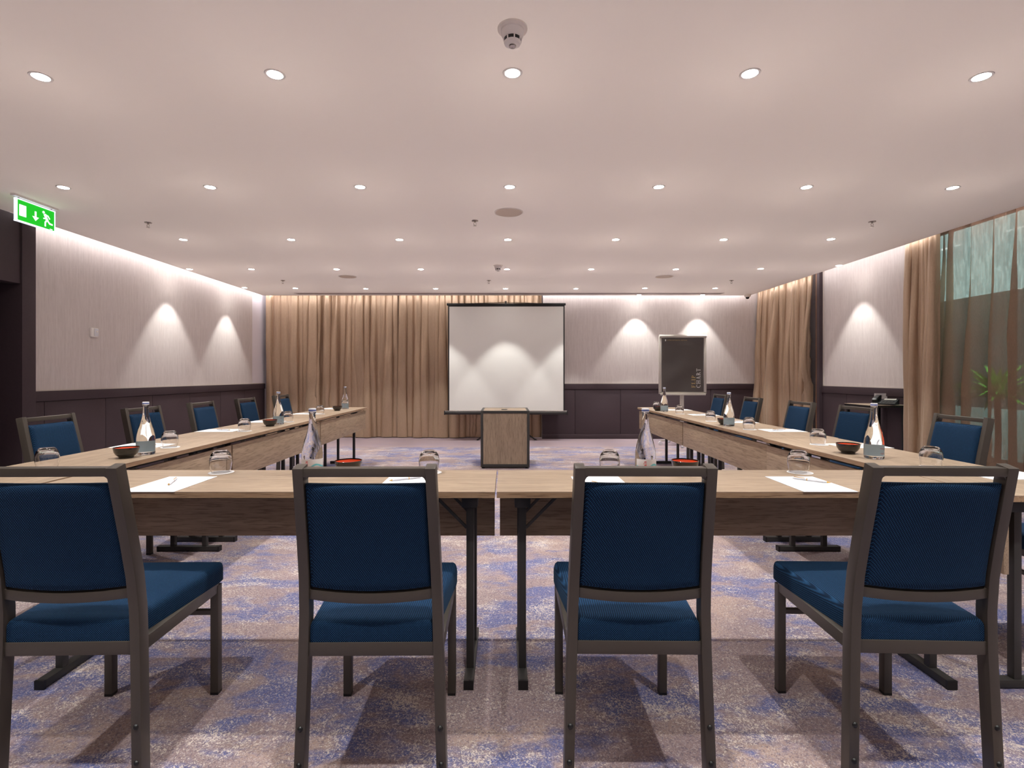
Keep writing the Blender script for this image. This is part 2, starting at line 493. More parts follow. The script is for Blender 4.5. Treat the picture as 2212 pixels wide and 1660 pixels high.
# wainscot: panels with grooves, a cap rail and a cream bead over it
def wainscot(n, axis, fixed, sgn, a0, a1, grooves, base=True):
    """dark panelling on a wall plane; sgn points into the room"""
    def bx(mb, u0, u1, d, z0, z1):
        if axis == 'y': mb.box(fixed, fixed + sgn * d, u0, u1, z0, z1)
        else: mb.box(u0, u1, fixed, fixed + sgn * d, z0, z1)
    mb = MB(); ed = [a0] + [q for q in grooves if a0 < q < a1] + [a1]
    for u0, u1 in zip(ed, ed[1:]):
        bx(mb, u0 + 0.003, u1 - 0.003, 0.018, 0.0, 0.908)
    struct(mb, 'trim_%d' % n, M['panel'], bevel=0.002)
    mb = MB(); bx(mb, a0, a1, 0.010, 0.0, 0.912); struct(mb, 'trim_%d' % (n + 1), M['panel_dark'])
    mb = MB(); bx(mb, a0, a1, 0.030, 0.912, 1.012); struct(mb, 'trim_%d' % (n + 2), M['panel'], bevel=0.003)
    mb = MB(); bx(mb, a0, a1, 0.012, 1.012, 1.024); struct(mb, 'trim_%d' % (n + 3), M['trim'])
    side = {('y', 1): 'left', ('y', -1): 'right', ('x', -1): 'back'}[(axis, sgn)]
    mb = MB(); bx(mb, a0, a1, 0.034, 0.0, 0.085); struct(mb, 'baseboard_' + side, M['panel'], bevel=0.003)
wainscot(10, 'y', XL, 1, 4.885, 9.86, [5.14, 5.93, 6.72, 7.52, 8.33, 9.1])
wainscot(20, 'x', YB, -1, 0.69, 4.66, [1.296, 2.13, 2.96, 3.79])
wainscot(30, 'y', XR, -1, 6.03, 7.64, [6.35, 7.10])
struct(MB().box(0.685, 0.70, YB - 0.012, YB, 1.024, 2.84), 'trim_5', M['panel_dark'])
struct(MB().box(XR - 0.012, XR, 7.625, 7.64, 1.024, 2.84), 'trim_6', M['trim'])

# cove lighting between the ceiling edge and the walls
def cove(name, loc, size, rot, length):
    l = bpy.data.lights.new(name, 'AREA'); l.shape = 'RECTANGLE'
    l.size, l.size_y = length, 0.02
    l.energy = COVE_W * length; l.color = COVE_COL
    o = bpy.data.objects.new(name, l); C.objects.link(o); o.location = loc; o.rotation_euler = rot
    return o
# area lights shine along local -Z
cove('cove_light_left', (-4.375, 7.35, 2.70), 0, (0, PI / 2, PI / 2 * 0), 0.02)
bpy.data.lights['cove_light_left'].size, bpy.data.lights['cove_light_left'].size_y = 0.02, 5.1
bpy.data.lights['cove_light_left'].energy = COVE_W * 5.1
cove('cove_light_right', (4.435, 6.85, 2.70), 0, (0, -PI / 2, 0), 0.02)
bpy.data.lights['cove_light_right'].size, bpy.data.lights['cove_light_right'].size_y = 0.02, 5.2
bpy.data.lights['cove_light_right'].energy = COVE_W * 5.2 * 0.8
cove('cove_light_back', (0.0, 9.375, 2.70), 0, (PI / 2, 0, 0), 8.9)

# ------------------------------------------------------------------ windows and garden on the right
wf = MB()
for y in (2.62, 4.25, 6.02):
    wf.box(4.86, 4.92, y - 0.03, y + 0.03, 0, 2.84)
wf.box(4.86, 4.92, 2.6, 6.02, 0, 0.10).box(4.86, 4.92, 2.6, 6.02, 2.74, 2.84)
win = struct(wf, 'window_1', M['alu'])
struct(MB().box(4.884, 4.892, 2.62, 6.0, 0.10, 2.74), 'window_1_pane', M['pane'])
# garden court
struct(MB().box(6.6, 6.75, 1.0, 12.5, 0.72, 2.28), 'exterior_wall', M['garden'])
struct(MB().box(6.55, 6.75, 1.0, 12.5, 0.0, 0.72), 'exterior_plinth', M['render'])
struct(MB().box(5.0, 6.55, 1.0, 12.5, 0.0, 0.06), 'exterior_ground', M['soil'])
gl_ = bpy.data.lights.new('garden_fill_light', 'AREA'); gl_.size = 0.5; gl_.energy = 55; gl_.color = (0.88, 1.0, 1.0)  # added fill lamp that brightens the plinth and the plant
glo = bpy.data.objects.new('garden_fill_light', gl_); C.objects.link(glo); glo.location = (5.35, 5.6, 2.7); glo.rotation_euler = (0, math.radians(-22), 0)
def spiky(name, label, x, y, z0, n, ln, seed):
    t = thing(name, label, 'plant', (x, y, 0.06))
    r = random.Random(seed); mb = MB()
    for k in range(n):
        a = r.uniform(0, 2 * PI); el = r.uniform(0.35, 1.45); L = ln * r.uniform(0.7, 1.1)
        base = Vector((0, 0, z0)); d = Vector((math.cos(a), math.sin(a), 0)); w = Vector((-math.sin(a), math.cos(a), 0))
        rows = []
        for i in range(8):
            q = i / 7
            p = base + d * (L * q * math.cos(el) + 0.10 * q * q) + Vector((0, 0, L * (q * math.sin(el) - 0.55 * q * q * (1.3 - el * 0.6))))
            hw = 0.024 * math.sin(PI * min(1, q * 0.9 + 0.12)) + 0.001
            rows.append([p - w * hw, p + Vector((0, 0, -0.006)), p + w * hw])
        mb.grid(rows)
    mb.build('foliage', M['leaf'], t, smooth=True)
    s = MB().tube([(0, 0, 0), (0.02, 0.01, z0 * 0.5), (0, 0, z0)], 0.03)
    s.build('stem', M['soil'], t, smooth=True)
    return t
spiky('garden_plant', 'spiky green plant outside the glass behind the sheer curtain', 5.75, 6.05, 0.82, 70, 0.62, 3)
tag(MB().lathe([(0, 0), (0.26, 0), (0.33, 0.1), (0.24, 0.26), (0.1, 0.33), (0, 0.34)], 14).build('garden_rock', M['soil'], smooth=True),
    'dark rounded rock on the ground outside the glass', 'rock', None, (6.15, 7.6, 0.06))

# ------------------------------------------------------------------ curtains
def vnoise(seed, n=64):
    """smooth 1-D value noise in 0..1"""
    r = random.Random(seed); a = [r.random() for _ in range(n)]
    def f(x):
        i = math.floor(x); t = x - i; t = t * t * (3 - 2 * t)
        return a[i % n] * (1 - t) + a[(i + 1) % n] * t
    return f
def curtain(name, label, mt, x0, y0, x1, y1, z0, z1, per, amp, seed, nv=36, res=0.0085, top=0.45, loose=0.0):
    """hanging cloth from (x0,y0) to (x1,y1): broad rounded folds with tight valleys, uneven in width and depth, merging toward the hem"""
    r = random.Random(seed)
    L = math.hypot(x1 - x0, y1 - y0); tx, ty = (x1 - x0) / L, (y1 - y0) / L; nx, ny = -ty, tx
    cuts = [0.0]
    while cuts[-1] < L: cuts.append(cuts[-1] + per * r.uniform(0.5, 1.55))
    nf = len(cuts) - 1
    am = [r.choice((0.3, 0.6, 0.9, 1.2, 1.4)) * r.uniform(0.8, 1.2) for _ in range(nf)]
    wob = [r.uniform(-1, 1) for _ in range(nf + 1)]
    ph = [r.uniform(0, 6.28) for _ in range(nf + 1)]
    nA, nB, nC, nD, nE = [vnoise(seed + e) for e in (1, 2, 3, 4, 5)]
    n = int(L / res); rows = []
    for i in range(nv + 1):
        q = i / nv; z = z1 + (z0 - z1) * q
        edge = [c + per * 0.60 * wob[k] * math.sin(2.0 * q + ph[k]) * q for k, c in enumerate(cuts)]
        for k in range(1, nf + 1): edge[k] = max(edge[k], edge[k - 1] + per * 0.18)
        row = []; k = 0
        for j in range(n + 1):
            t = L * j / n
            while k < nf - 1 and t > edge[k + 1]: k += 1
            s = min(1.0, max(0.0, (t - edge[k]) / (edge[k + 1] - edge[k])))
            ridge = abs(math.sin(PI * s)) ** 0.8
            depth = am[k] * amp * (top + (1 - top) * min(1.0, q * 2.2)) * (0.5 + 0.8 * nE(k * 3.7 + 2.2 * q))
            d = depth * ridge
            d += amp * 0.30 * (nA(t / (per * 0.45)) - 0.5) * (1.2 - 0.7 * q)
            d += amp * 0.16 * (nB(t / 0.035 + 0.6 * q) - 0.5) * max(0.15, 1 - 1.6 * q)
            d += amp * 0.35 * (nC(t / (per * 2.5) + 1.7 * q) - 0.5) * q
            d += amp * 0.10 * (nD(t / 0.11 + 9.0 * q) - 0.5) * math.sin(PI * q)
            sh = 0.35 * amp * math.sin(2 * PI * s) * (0.4 + 0.6 * q) * am[k] * (0 if j in (0, n) else 1)
            row.append((x0 + tx * (t - sh) + nx * (d - amp * 0.5), y0 + ty * (t - sh) + ny * (d - amp * 0.5), z + (loose * (nA(t * 3) - 0.5) if i == nv else 0)))
        rows.append(row)
    o = MB().grid(rows).build(name, mt, smooth=False)
    o.data.polygons.foreach_set('use_smooth', [True] * len(o.data.polygons))
    return tag(o, label, 'curtain')
CT = 2.80
curtain('curtain', 'brown satin curtain filling the wall from the corner to the seam left of the screen', M['satin'], -2.00, 9.74, -4.50, 9.74, 0.012, CT, 0.118, 0.13, 11)
curtain('curtain', 'brown satin curtain hanging behind the white projection screen', M['satin'], 0.86, 9.72, -1.97, 9.70, 0.012, CT, 0.112, 0.125, 23)
curtain('curtain', 'brown satin curtain in the right corner beside the flip chart', M['satin'], 4.64, 7.90, 4.64, 9.50, 0.012, CT, 0.10, 0.115, 31)
curtain('sheer_curtain', 'narrow brown sheer curtain edge beside the satin curtain in the right corner', M['sheer'], 4.70, 7.72, 4.70, 7.86, 0.012, CT, 0.05, 0.03, 37)
curtain('curtain', 'gathered brown satin curtain beside the phone table', M['satin'], 4.52, 5.44, 4.52, 5.90, 0.012, CT, 0.075, 0.10, 41)
curtain('sheer_curtain', 'long brown sheer curtain over the garden window', M['sheer'], 4.72, 2.7, 4.72, 5.86, 0.012, CT, 0.17, 0.15, 47, nv=24, res=0.007)

# ------------------------------------------------------------------ ceiling fittings
lamp_trim = MB().lathe([(0.036, -0.002), (0.046, -0.003), (0.048, 0.0), (0.036, 0.004), (0.036, -0.002)], 28)
lamp_lens = MB().lathe([(0, -0.0015), (0.036, -0.0015), (0.036, 0.002), (0, 0.002)], 28)
proto = None
def downlight(x, y, label, w=SPOT_W):
    global proto
    if proto is None:
        t = thing('downlight', label, 'ceiling light', (x, y, ZC), 0, 'recessed downlights')
        lamp_trim.build('trim_ring', M['ceiling'], t, smooth=True)
        lamp_lens.build('lens', M['lamp'], t)
        proto = t
    else:
        t = dup(proto, label, (x, y, ZC))
    l = bpy.data.lights.new('downlight_lamp', 'SPOT')
    l.energy = w; l.color = SPOT_COL; l.spot_size = math.radians(70); l.spot_blend = 0.35; l.shadow_soft_size = 0.022
    o = bpy.data.objects.new('downlight_lamp', l); C.objects.link(o)
    o.location = (x, y, ZC - 0.008)
    return t
ROWS = [
    ('row above the front chairs', 'one', [(88, 166), (594, 161), (1107, 158), (1620, 159), (2120, 166)]),
    ('ceiling row by the exit sign', 'two', [(137, 405), (454, 404.5), (778, 404), (1101, 404), (1423, 404), (1742, 404.5), (2058, 406)]),
    ('ceiling row just past the large speaker', 'three', [(396, 518), (629, 518), (863, 518), (1097, 518), (1330, 518), (1563, 518), (1795, 517)]),
    ('ceiling row level with the far smoke detector', 'four', [(543, 582), (727, 582), (909, 582), (1095, 582), (1277, 582), (1460, 582), (1643, 581)]),
    ('last ceiling row before the air slot', 'five', [(638, 623), (790, 624), (941, 624), (1092, 624), (1244, 624), (1393, 623), (1545, 623)]),
]
for nm, _, pts in ROWS:
    for i, (px, py) in enumerate(pts):
        x, y = P(px, py, ZC)
        downlight(x, y, 'round recessed downlight, %s from left in the %s' % (ORD[i], nm))
for (px, py), lb, ref in (((409, 582), 'round downlight hugging the left wall, nearer of the two there', (-4.28, 7.04)),
                          ((528, 622), 'round downlight hugging the left wall, farther one near the curtain', (-4.28, 8.53)),
                          ((1813, 574), 'round downlight hugging the right wall between the curtains', (4.385, 6.80)),
                          ((1380, 638), 'round downlight tight to the back wall, left of the flip chart', (2.41, 9.29)),
                          ((1517, 638), 'round downlight tight to the back wall, above the flip chart', (3.55, 9.29))):
    downlight(ref[0], ref[1], lb, SPOT_W * 0.85)
for sx, sd in ((-1, 'left'), (1, 'right')):
    downlight(0.03 + sx * 3.405, 2.47, 'recessed downlight out of the picture, %s end of the row above front chairs' % sd)
# the same rows go on over the part of the room behind the camera
for j, yy in enumerate((0.95, -0.58, -2.1)):
    for i in range(7):
        downlight(0.03 + (i - 3) * 1.135, yy, 'recessed downlight behind the camera, %s in the %s row back' % (ORD[i], ORD[j]))

def detector(label, x, y):
    t = thing('smoke_detector', label, 'smoke detector', (x, y, ZC), 0, 'smoke detectors')
    MB().lathe([(0, 0), (0.062, 0), (0.062, -0.006), (0.052, -0.010), (0, -0.010)], 40).build('mounting_plate', M['cream'], t, smooth=True)
    MB().lathe([(0, -0.010), (0.048, -0.010), (0.0475, -0.013), (0.0465, -0.0135), (0.0475, -0.014), (0.046, -0.026), (0.041, -0.040), (0.036, -0.044), (0.032, -0.045), (0, -0.045)], 40).build('housing', M['white'], t, smooth=True)
    MB().lathe([(0.0355, -0.044), (0.0355, -0.058), (0.0, -0.058)], 40).build('sensor_chamber', M['black'], t, smooth=True)
    for k in range(8):
        a = 2 * PI * k / 8 + 0.2
        MB().bar([(0.0375 * math.cos(a), 0.0375 * math.sin(a), -0.043), (0.035 * math.cos(a), 0.035 * math.sin(a), -0.060)], 0.005, 0.004, (-math.sin(a), math.cos(a), 0)).build('rib', M['white'], t)
    MB().lathe([(0, -0.058), (0.036, -0.058), (0.032, -0.068), (0.018, -0.073), (0, -0.073)], 40).build('cap', M['white'], t, smooth=True)
    MB().lathe([(0, -0.0725), (0.016, -0.0725), (0.014, -0.077), (0.006, -0.0785), (0, -0.0785)], 24).build('test_button', M['chrome'], t, smooth=True)
    return t
x, y = P(1107, 61.5, ZC)
sd = detector('large white smoke detector with black vents, above the front chairs', x, y)
dup(sd, 'small white smoke detector on the far ceiling beside a downlight', (-0.085, 6.80, ZC))

def speaker(label, x, y):
    t = thing('ceiling_speaker', label, 'speaker', (x, y, ZC), 0, 'round ceiling speakers')
    MB().lathe([(0.118, -0.004), (0.127, -0.003), (0.128, 0), (0.118, 0), (0.118, -0.004)], 48).build('rim', M['cream'], t, smooth=True)
    MB().lathe([(0, -0.0035), (0.118, -0.0035), (0.118, 0), (0, 0)], 48).build('grille', M['grille'], t)
    return t
x, y = P(1099, 459, ZC)
sp = speaker('large round beige ceiling speaker in the middle of the ceiling', x, y)
x, y = P(751, 598, ZC); dup(sp, 'far round ceiling speaker above the brown curtain side', (x, y, ZC))
x, y = P(1435, 598, ZC); dup(sp, 'far round ceiling speaker on the flip chart side', (x, y, ZC))

def sprinkler(label, x, y):
    t = thing('sprinkler', label, 'sprinkler', (x, y, ZC), 0, 'chrome fire sprinklers')
    MB().lathe([(0, 0), (0.032, 0), (0.030, -0.006), (0.012, -0.010), (0.0, -0.010)], 24).build('escutcheon', M['chrome'], t, smooth=True)
    MB().lathe([(0, -0.010), (0.008, -0.010), (0.008, -0.020), (0, -0.020)], 12).build('nozzle', M['chrome'], t)
    MB().tube([(-0.008, 0, -0.018), (-0.012, 0, -0.032), (0, 0, -0.046)], 0.0022, 6).tube([(0.008, 0, -0.018), (0.012, 0, -0.032), (0, 0, -0.046)], 0.0022, 6).build('yoke', M['chrome'], t)
    MB().lathe([(0, -0.046), (0.015, -0.046), (0.015, -0.049), (0, -0.049)], 16).build('deflector', M['chrome'], t)
    return t
spk = None
for (px, py), lb in (((320, 481), 'chrome sprinkler on the ceiling near the exit sign'),
                     ((1026, 477), 'chrome sprinkler on the ceiling beside the large round speaker'),
                     ((1884, 479), 'chrome sprinkler on the ceiling toward the sheer curtain'),
                     ((611, 606), 'small chrome sprinkler at the far ceiling above the brown curtain'),
                     ((1056, 606), 'small chrome sprinkler at the far ceiling above the projection screen'),
                     ((1580, 606), 'small chrome sprinkler at the far ceiling near the dome camera')):
    x, y = P(px, py, ZC)
    if spk is None: spk = sprinkler(lb, x, y)
    else: dup(spk, lb, (x, y, ZC))

t = thing('security_camera', 'cream dome camera at the ceiling corner above the right curtain', 'camera', (4.32, 9.22, ZC))
MB().lathe([(0, 0), (0.058, 0), (0.060, -0.012), (0.050, -0.040), (0.034, -0.052), (0, -0.052)], 32).build('housing', M['cream'], t, smooth=True)
MB().lathe([(0.031, -0.050), (0.030, -0.066), (0.020, -0.080), (0, -0.086)], 24).build('dome', M['black'], t, smooth=True)

t = thing('air_diffuser', 'long linear air slot in the ceiling before the back wall', 'air vent', (0.08, 9.14, ZC))
MB().box(-3.76, 3.76, -0.085, 0.085, -0.003, 0.0).build('frame', M['slot'], t)
for k in range(3):
    MB().box(-3.74, 3.74, -0.058 + 0.045 * k, -0.033 + 0.045 * k, -0.0042, -0.003).build('slot', M['slotdark'], t)

# ------------------------------------------------------------------ exit sign
t = thing('exit_sign', 'lit green exit sign with a running figure hanging from the ceiling', 'exit sign', (-3.88, 4.288, 2.58))
SL, SH = 0.355, 0.182
MB().box(-0.02, 0.02, -0.20, 0.20, 0.012, 0.03).build('ceiling_mount', M['white'], t, bevel=0.003)
fr = MB()
fr.box(-0.012, 0.012, -SL / 2, -SL / 2 + 0.008, -SH, 0.0).box(-0.012, 0.012, SL / 2 - 0.008, SL / 2, -SH, 0.0)
fr.box(-0.012, 0.012, -SL / 2, SL / 2, -0.008, 0.0).box(-0.012, 0.012, -SL / 2, SL / 2, -SH, -SH + 0.010)
fr.build('frame', M['acrylic'], t)
MB().box(-0.008, 0.008, -SL / 2 + 0.008, SL / 2 - 0.008, -SH + 0.010, -0.008).build('green_panel', M['green'], t)
sf = lambda u, v, w: (0.0082 + w, u, v)
def sign_mark(name, polys):
    mb = MB()
    for p in polys: mb.prism(p, sf, 0.0012)
    return mb.build(name, M['lit'], t)
rect = lambda a, b, c, d: [(a, c), (b, c), (b, d), (a, d)]
sign_mark('door_symbol', [rect(-0.152, -0.092, -0.133, -0.043)])
sign_mark('arrow', [rect(-0.016, 0.0, -0.105, -0.058), [(-0.008, -0.136), (0.022, -0.102), (-0.038, -0.102)]])
def limb(pts, w):
    out = []
    for (a, b), (c, d) in zip(pts, pts[1:]):
        L = math.hypot(c - a, d - b); n = (-(d - b) / L * w / 2, (c - a) / L * w / 2)
        e = ((c - a) / L * w * 0.25, (d - b) / L * w * 0.25)
        out.append([(a - n[0] - e[0], b - n[1] - e[1]), (c - n[0] + e[0], d - n[1] + e[1]), (c + n[0] + e[0], d + n[1] + e[1]), (a + n[0] - e[0], b + n[1] - e[1])])
    return out
head = [(0.066 + 0.011 * math.cos(2 * PI * k / 14), -0.041 + 0.011 * math.sin(2 * PI * k / 14)) for k in range(14)]
sign_mark('running_figure', [head] + limb([(0.078, -0.058), (0.100, -0.098)], 0.022) + limb([(0.082, -0.056), (0.108, -0.062), (0.124, -0.082)], 0.010)
          + limb([(0.078, -0.064), (0.086, -0.088), (0.066, -0.092)], 0.010) + limb([(0.096, -0.100), (0.082, -0.122), (0.082, -0.152)], 0.013)
          + limb([(0.102, -0.100), (0.124, -0.122), (0.150, -0.124)], 0.013))
sign_mark('maker_mark', [rect(0.125, 0.152, -0.166, -0.162)])
MB().tube([(0, 0.15, 0.0), (0, 0.15, 0.014)], 0.006, 8).tube([(0, -0.15, 0.0), (0, -0.15, 0.014)], 0.006, 8).build('hanger', M['chrome'], t)

# thermostat on the left wall
t = thing('thermostat', 'small white thermostat box on the left papered wall', 'thermostat', (XL, 5.77, 1.645))
MB().box(0, 0.022, -0.048, 0.048, -0.05, 0.05).build('housing', M['white'], t, bevel=0.004)
MB().box(0.022, 0.030, -0.012, 0.042, -0.040, 0.044).build('cover', M['cap'], t, bevel=0.003)
MB().tube([(0.030, 0.016, 0.012), (0.036, 0.016, 0.012)], 0.010, 16).build('dial', M['cream'], t)

# ------------------------------------------------------------------ tables
def make_table(name, label, L, D_, front):
    """folding table: long axis X, sitters at -Y, modesty panel at +Y"""
    t = thing(name, label, 'table', (0, 0, 0), 0, 'folding conference tables')
    TT = 0.74
    mb = MB().box(-L / 2, L / 2, -D_ / 2, D_ / 2, TT - 0.003, TT)
    mb.build('tabletop', M['oak'], t)
    MB().box(-L / 2, L / 2, -D_ / 2, D_ / 2, TT - 0.023, TT - 0.003).build('edge_band', M['oak_edge'], t)
    MB().box(-L / 2 + 0.008, L / 2 - 0.008, D_ / 2 - 0.040, D_ / 2 - 0.022, 0.455, 0.690).build('modesty_panel', M['walnut'], t, bevel=0.001)
    mb = MB()
    for yy in (-D_ / 2 + 0.10, D_ / 2 - 0.075):
        mb.box(-L / 2 + 0.05, L / 2 - 0.05, yy - 0.014, yy + 0.014, 0.695, 0.717)
    mb.build('underframe', M['black'], t)
    for sx in (-1, 1):
        x = sx * (L / 2 - 0.098)
        lg = MB()
        for yy in (-0.105, 0.105):
            lg.box(x - 0.0145, x + 0.0145, yy - 0.0145, yy + 0.0145, 0.030, 0.700)
        lg.box(x - 0.0145, x + 0.0145, -0.12, 0.12, 0.668, 0.698)
        lg.build('leg', M['steel'], t, bevel=0.0025)
        ft = MB().box(x - 0.018, x + 0.018, -0.200, 0.200, 0.004, 0.034).build('foot', M['steel'], t, bevel=0.003)
        for s2 in (-1, 1):
            MB().box(x - 0.0185, x + 0.0185, s2 * 0.196, s2 * 0.206, 0.0, 0.0345).build('end_cap', M['black'], ft)
            yy = s2 * 0.105
            MB().box(x - 0.030, x + 0.030, yy - 0.040, yy + 0.040, 0.662, 0.717).build('bracket', M['black'], t, bevel=0.003)
            MB().bar([(x - sx * 0.014, yy, 0.575), (x - sx * 0.150, yy, 0.712)], 0.012, 0.010, (0, 1, 0)).build('brace', M['steel'], t)
    return t
FD, WD = 0.438, 0.505
tf = make_table('folding_table', 'front wood table with a chair at its left end, joined at the middle seam', 1.790, FD, True)
tf.location = (-0.931, (1.911 + 2.349) / 2, 0)
tf['label'] = 'front wood table left of the middle seam, behind the two left chairs'
dup(tf, 'front wood table right of the middle seam, behind the two right chairs', (0.866, 2.130, 0))
tw = make_table('folding_table', '', 1.70, WD, False)
wing = 0
NM = ['table of the %s side row at the front corner', 'middle table of the %s side row', 'last table of the %s side row, nearest the %s']
ys = (2.70, 4.405, 6.11)
for side, xc, rz, sn, end in ((-1, -2.098, -PI / 2, 'left', 'brown curtain'), (1, 2.036, PI / 2, 'right', 'flip chart')):
    for k, yy in enumerate(ys):
        lb = 'long wood ' + (NM[k] % ((sn, end) if k == 2 else sn))
        if wing == 0:
            tw['label'] = lb; tw.location = (xc, yy, 0); tw.rotation_euler = (0, 0, rz)
        else: dup(tw, lb, (xc - (0.016 if side > 0 and k == 0 else 0.0), yy, 0), rz)
        wing += 1

# ------------------------------------------------------------------ chairs
def spaced(n, fine):
    a = sorted(set(fine + [1 - q for q in fine] + [i / n for i in range(1, n)]))
    return a
def rnd_edge(d, r):
    q = min(d / r, 1.0)
    return math.sqrt(max(0.0, 1 - (1 - q) ** 2))
def post_y(z):
    """rear post: upright below the seat, leaning back above it"""
    pts = [(0, -0.222), (0.40, -0.212), (0.50, -0.213), (0.60, -0.223), (0.70, -0.242), (0.92, -0.290)]
    for (a, b), (c, d) in zip(pts, pts[1:]):
        if z <= c: return b + (d - b) * (z - a) / (c - a)
    return pts[-1][1]
def post_x(z):
    return 0.2125 - 0.0125 * min(z, 0.40) / 0.40 if z < 0.40 else 0.200 - 0.013 * (z - 0.40) / 0.52
def make_chair():
    t = thing('banquet_chair', '', 'chair', (0, 0, 0), 0, 'blue conference chairs')
    # seat cushion
    hl = [0, 0.002, 0.006, 0.014, 0.030, 0.07]
    W = 0.44; Y0, Y1 = -0.224, 0.238
    us = spaced(8, hl); vs = spaced(8, hl)
    top, bot = [], []
    for v in vs:
        y = Y0 + (Y1 - Y0) * v
        hw = 0.182 + 0.038 * min(1, v * 1.15)
        e = (1 - v) * (Y1 - Y0)
        if e < 0.03: hw -= 0.022 * (1 - math.sqrt(max(0, 1 - (1 - e / 0.03) ** 2)))
        rt, rb = [], []
        for u in us:
            x = (2 * u - 1) * hw
            d = min(min(u, 1 - u) * 2 * hw, v * (Y1 - Y0), (1 - v) * (Y1 - Y0))
            h = 0.040 + 0.024 * rnd_edge(d, 0.015) + 0.010 * math.sin(PI * u) * math.sin(PI * v)
            rt.append((x, y, 0.411 + h)); rb.append((x, y, 0.411))
        top.append(rt); bot.append(rb)
    mb = MB().grid(top).grid(bot)
    ring = lambda g: [p for p in g[0]] + [r[-1] for r in g[1:]] + list(reversed(g[-1][:-1])) + [r[0] for r in reversed(g[1:-1])]
    a, b = ring(top), ring(bot)
    mb.grid([a + [a[0]], b + [b[0]]])
    mb.build('seat', M['fabric'], t, smooth=True, weld=True)
    # backrest pad: bowed, soft edges, curved lower edge
    us = spaced(10, hl); vs = spaced(8, hl)
    fr, bk = [], []
    ZB, ZT = 0.570, 0.874
    for v in vs:
        rf, rb = [], []
        for u in us:
            q = 2 * u - 1
            zb = ZB - 0.010 * (1 - q * q)
            z = zb + (ZT - zb) * v
            hw = post_x(z) - 0.0155
            x = q * hw
            d = min(min(u, 1 - u) * 2 * hw, v * (ZT - zb), (1 - v) * (ZT - zb))
            y = post_y(z) - 0.010 * (1 - q * q)
            e = rnd_edge(d, 0.018)
            rf.append((x, y + 0.006 + 0.026 * e + 0.008 * math.sin(PI * u) * math.sin(PI * v), z))
            rb.append((x, y - 0.004 - 0.012 * e, z))
        fr.append(rf); bk.append(rb)
    mb = MB().grid(fr).grid(bk)
    a, b = ring(fr), ring(bk)
    mb.grid([a + [a[0]], b + [b[0]]])
    bp = mb.build('backrest', M['fabric'], t, smooth=True, weld=True)
    pp = []
    for k in range(13):
        q = -0.97 + 1.94 * k / 12
        z = ZT - 0.012
        pp.append((q * (post_x(z) - 0.0165), post_y(z) - 0.012 - 0.009 * (1 - q * q), z + 0.001 * math.sin(k * 2.1)))
    MB().tube(pp, 0.0032, 6).build('piping', M['fabric'], bp, smooth=True)
    # frame
    zs = [0.006, 0.2, 0.38, 0.45, 0.50, 0.55, 0.60, 0.65, 0.70, 0.80, 0.923]
    for sx in (-1, 1):
        p = MB().bar([(sx * post_x(z), post_y(z), z) for z in zs], 0.030, 0.040, (1, 0, 0)).build('back_post', M['bronze'], t, bevel=0.003)
        for z in (0.072, 0.173):
            MB().lathe([(0, 0.0065), (0.004, 0.006), (0.0075, 0.003), (0.0085, 0.0), (0, 0.0)], 14).build('bolt', M['black'], p, smooth=True)
            q = p.children[-1]
            q.location = (sx * post_x(z), post_y(z) - 0.0195, z); q.rotation_euler = (PI / 2, 0, 0)
        lg = MB().bar([(sx * 0.2, 0.205, 0.008), (sx * 0.2, 0.205, 0.40)], 0.030, 0.030, (1, 0, 0))
        f = lg.build('leg', M['bronze'], t, bevel=0.003)
        MB().box(sx * 0.2 - 0.0145, sx * 0.2 + 0.0145, 0.1905, 0.2195, 0, 0.012).build('glide', M['black'], f)
        g = MB().box(post_x(0.05) * sx - 0.0145, post_x(0.05) * sx + 0.0145, -0.241, -0.203, 0, 0.010).build('glide', M['black'], p)
    def xrail(z0, z1, d, bow=0.0, droop=0.0, n=1):
        mb = MB(); zc = (z0 + z1) / 2; hw = post_x(zc) - 0.013
        pts = []
        for k in range(n + 1):
            q = -1 + 2 * k / n
            pts.append((q * hw, post_y(zc) - bow * (1 - q * q), zc - droop * (1 - q * q)))
        return mb.bar(pts, z1 - z0, d, (0, 0, 1))
    tr = xrail(0.8955, 0.919, 0.034)
    zc = 0.8955
    for sx in (-1, 1):
        xx = post_x(zc) - 0.015
        tr.prism([(sx * xx, zc + 0.001), (sx * (xx - 0.012), zc + 0.001), (sx * (xx - 0.004), zc - 0.004), (sx * xx, zc - 0.012)],
                 lambda u, v, w: (u, post_y(v) - 0.017 + w, v), 0.034)
    tr.build('top_rail', M['bronze'], t, bevel=0.002)
    xrail(0.537, 0.566, 0.028, 0.010, 0.010, 12).build('lower_rail', M['bronze'], t, bevel=0.002)
    sf_ = MB().box(-0.187, 0.187, -0.228, -0.202, 0.373, 0.411)
    sf_.box(-0.187, 0.187, 0.192, 0.216, 0.373, 0.411)
    for sx in (-1, 1):
        sf_.box(sx * 0.187, sx * 0.213, -0.200, 0.200, 0.373, 0.411)
    sf_.build('seat_frame', M['bronze'], t, bevel=0.002)
    MB().box(-0.188, 0.188, 0.196, 0.214, 0.290, 0.308).build('stretcher', M['bronze'], t, bevel=0.002)
    return t
ch = make_chair()
def cp(px_rear, xr, xf):
    """chair from the X of its rear and front: centre and turn"""
    return ((xr + xf) / 2, math.atan2(-(xf - xr), 0.42))
CH = [
    (-1.247, 1.700, math.radians(1.5), 'blue chair at the front, cut off by the picture edge beside the left table end'),
    (-0.381, 1.698, math.radians(0.6), 'blue chair at the front, seen from behind, just left of the table seam'),
    (0.387, 1.706, math.radians(-0.8), 'blue chair at the front, seen from behind, just right of the table seam'),
    (1.203, 1.708, math.radians(-2.0), 'blue chair at the front, turned, before the right end of the front tables'),
]
first = True
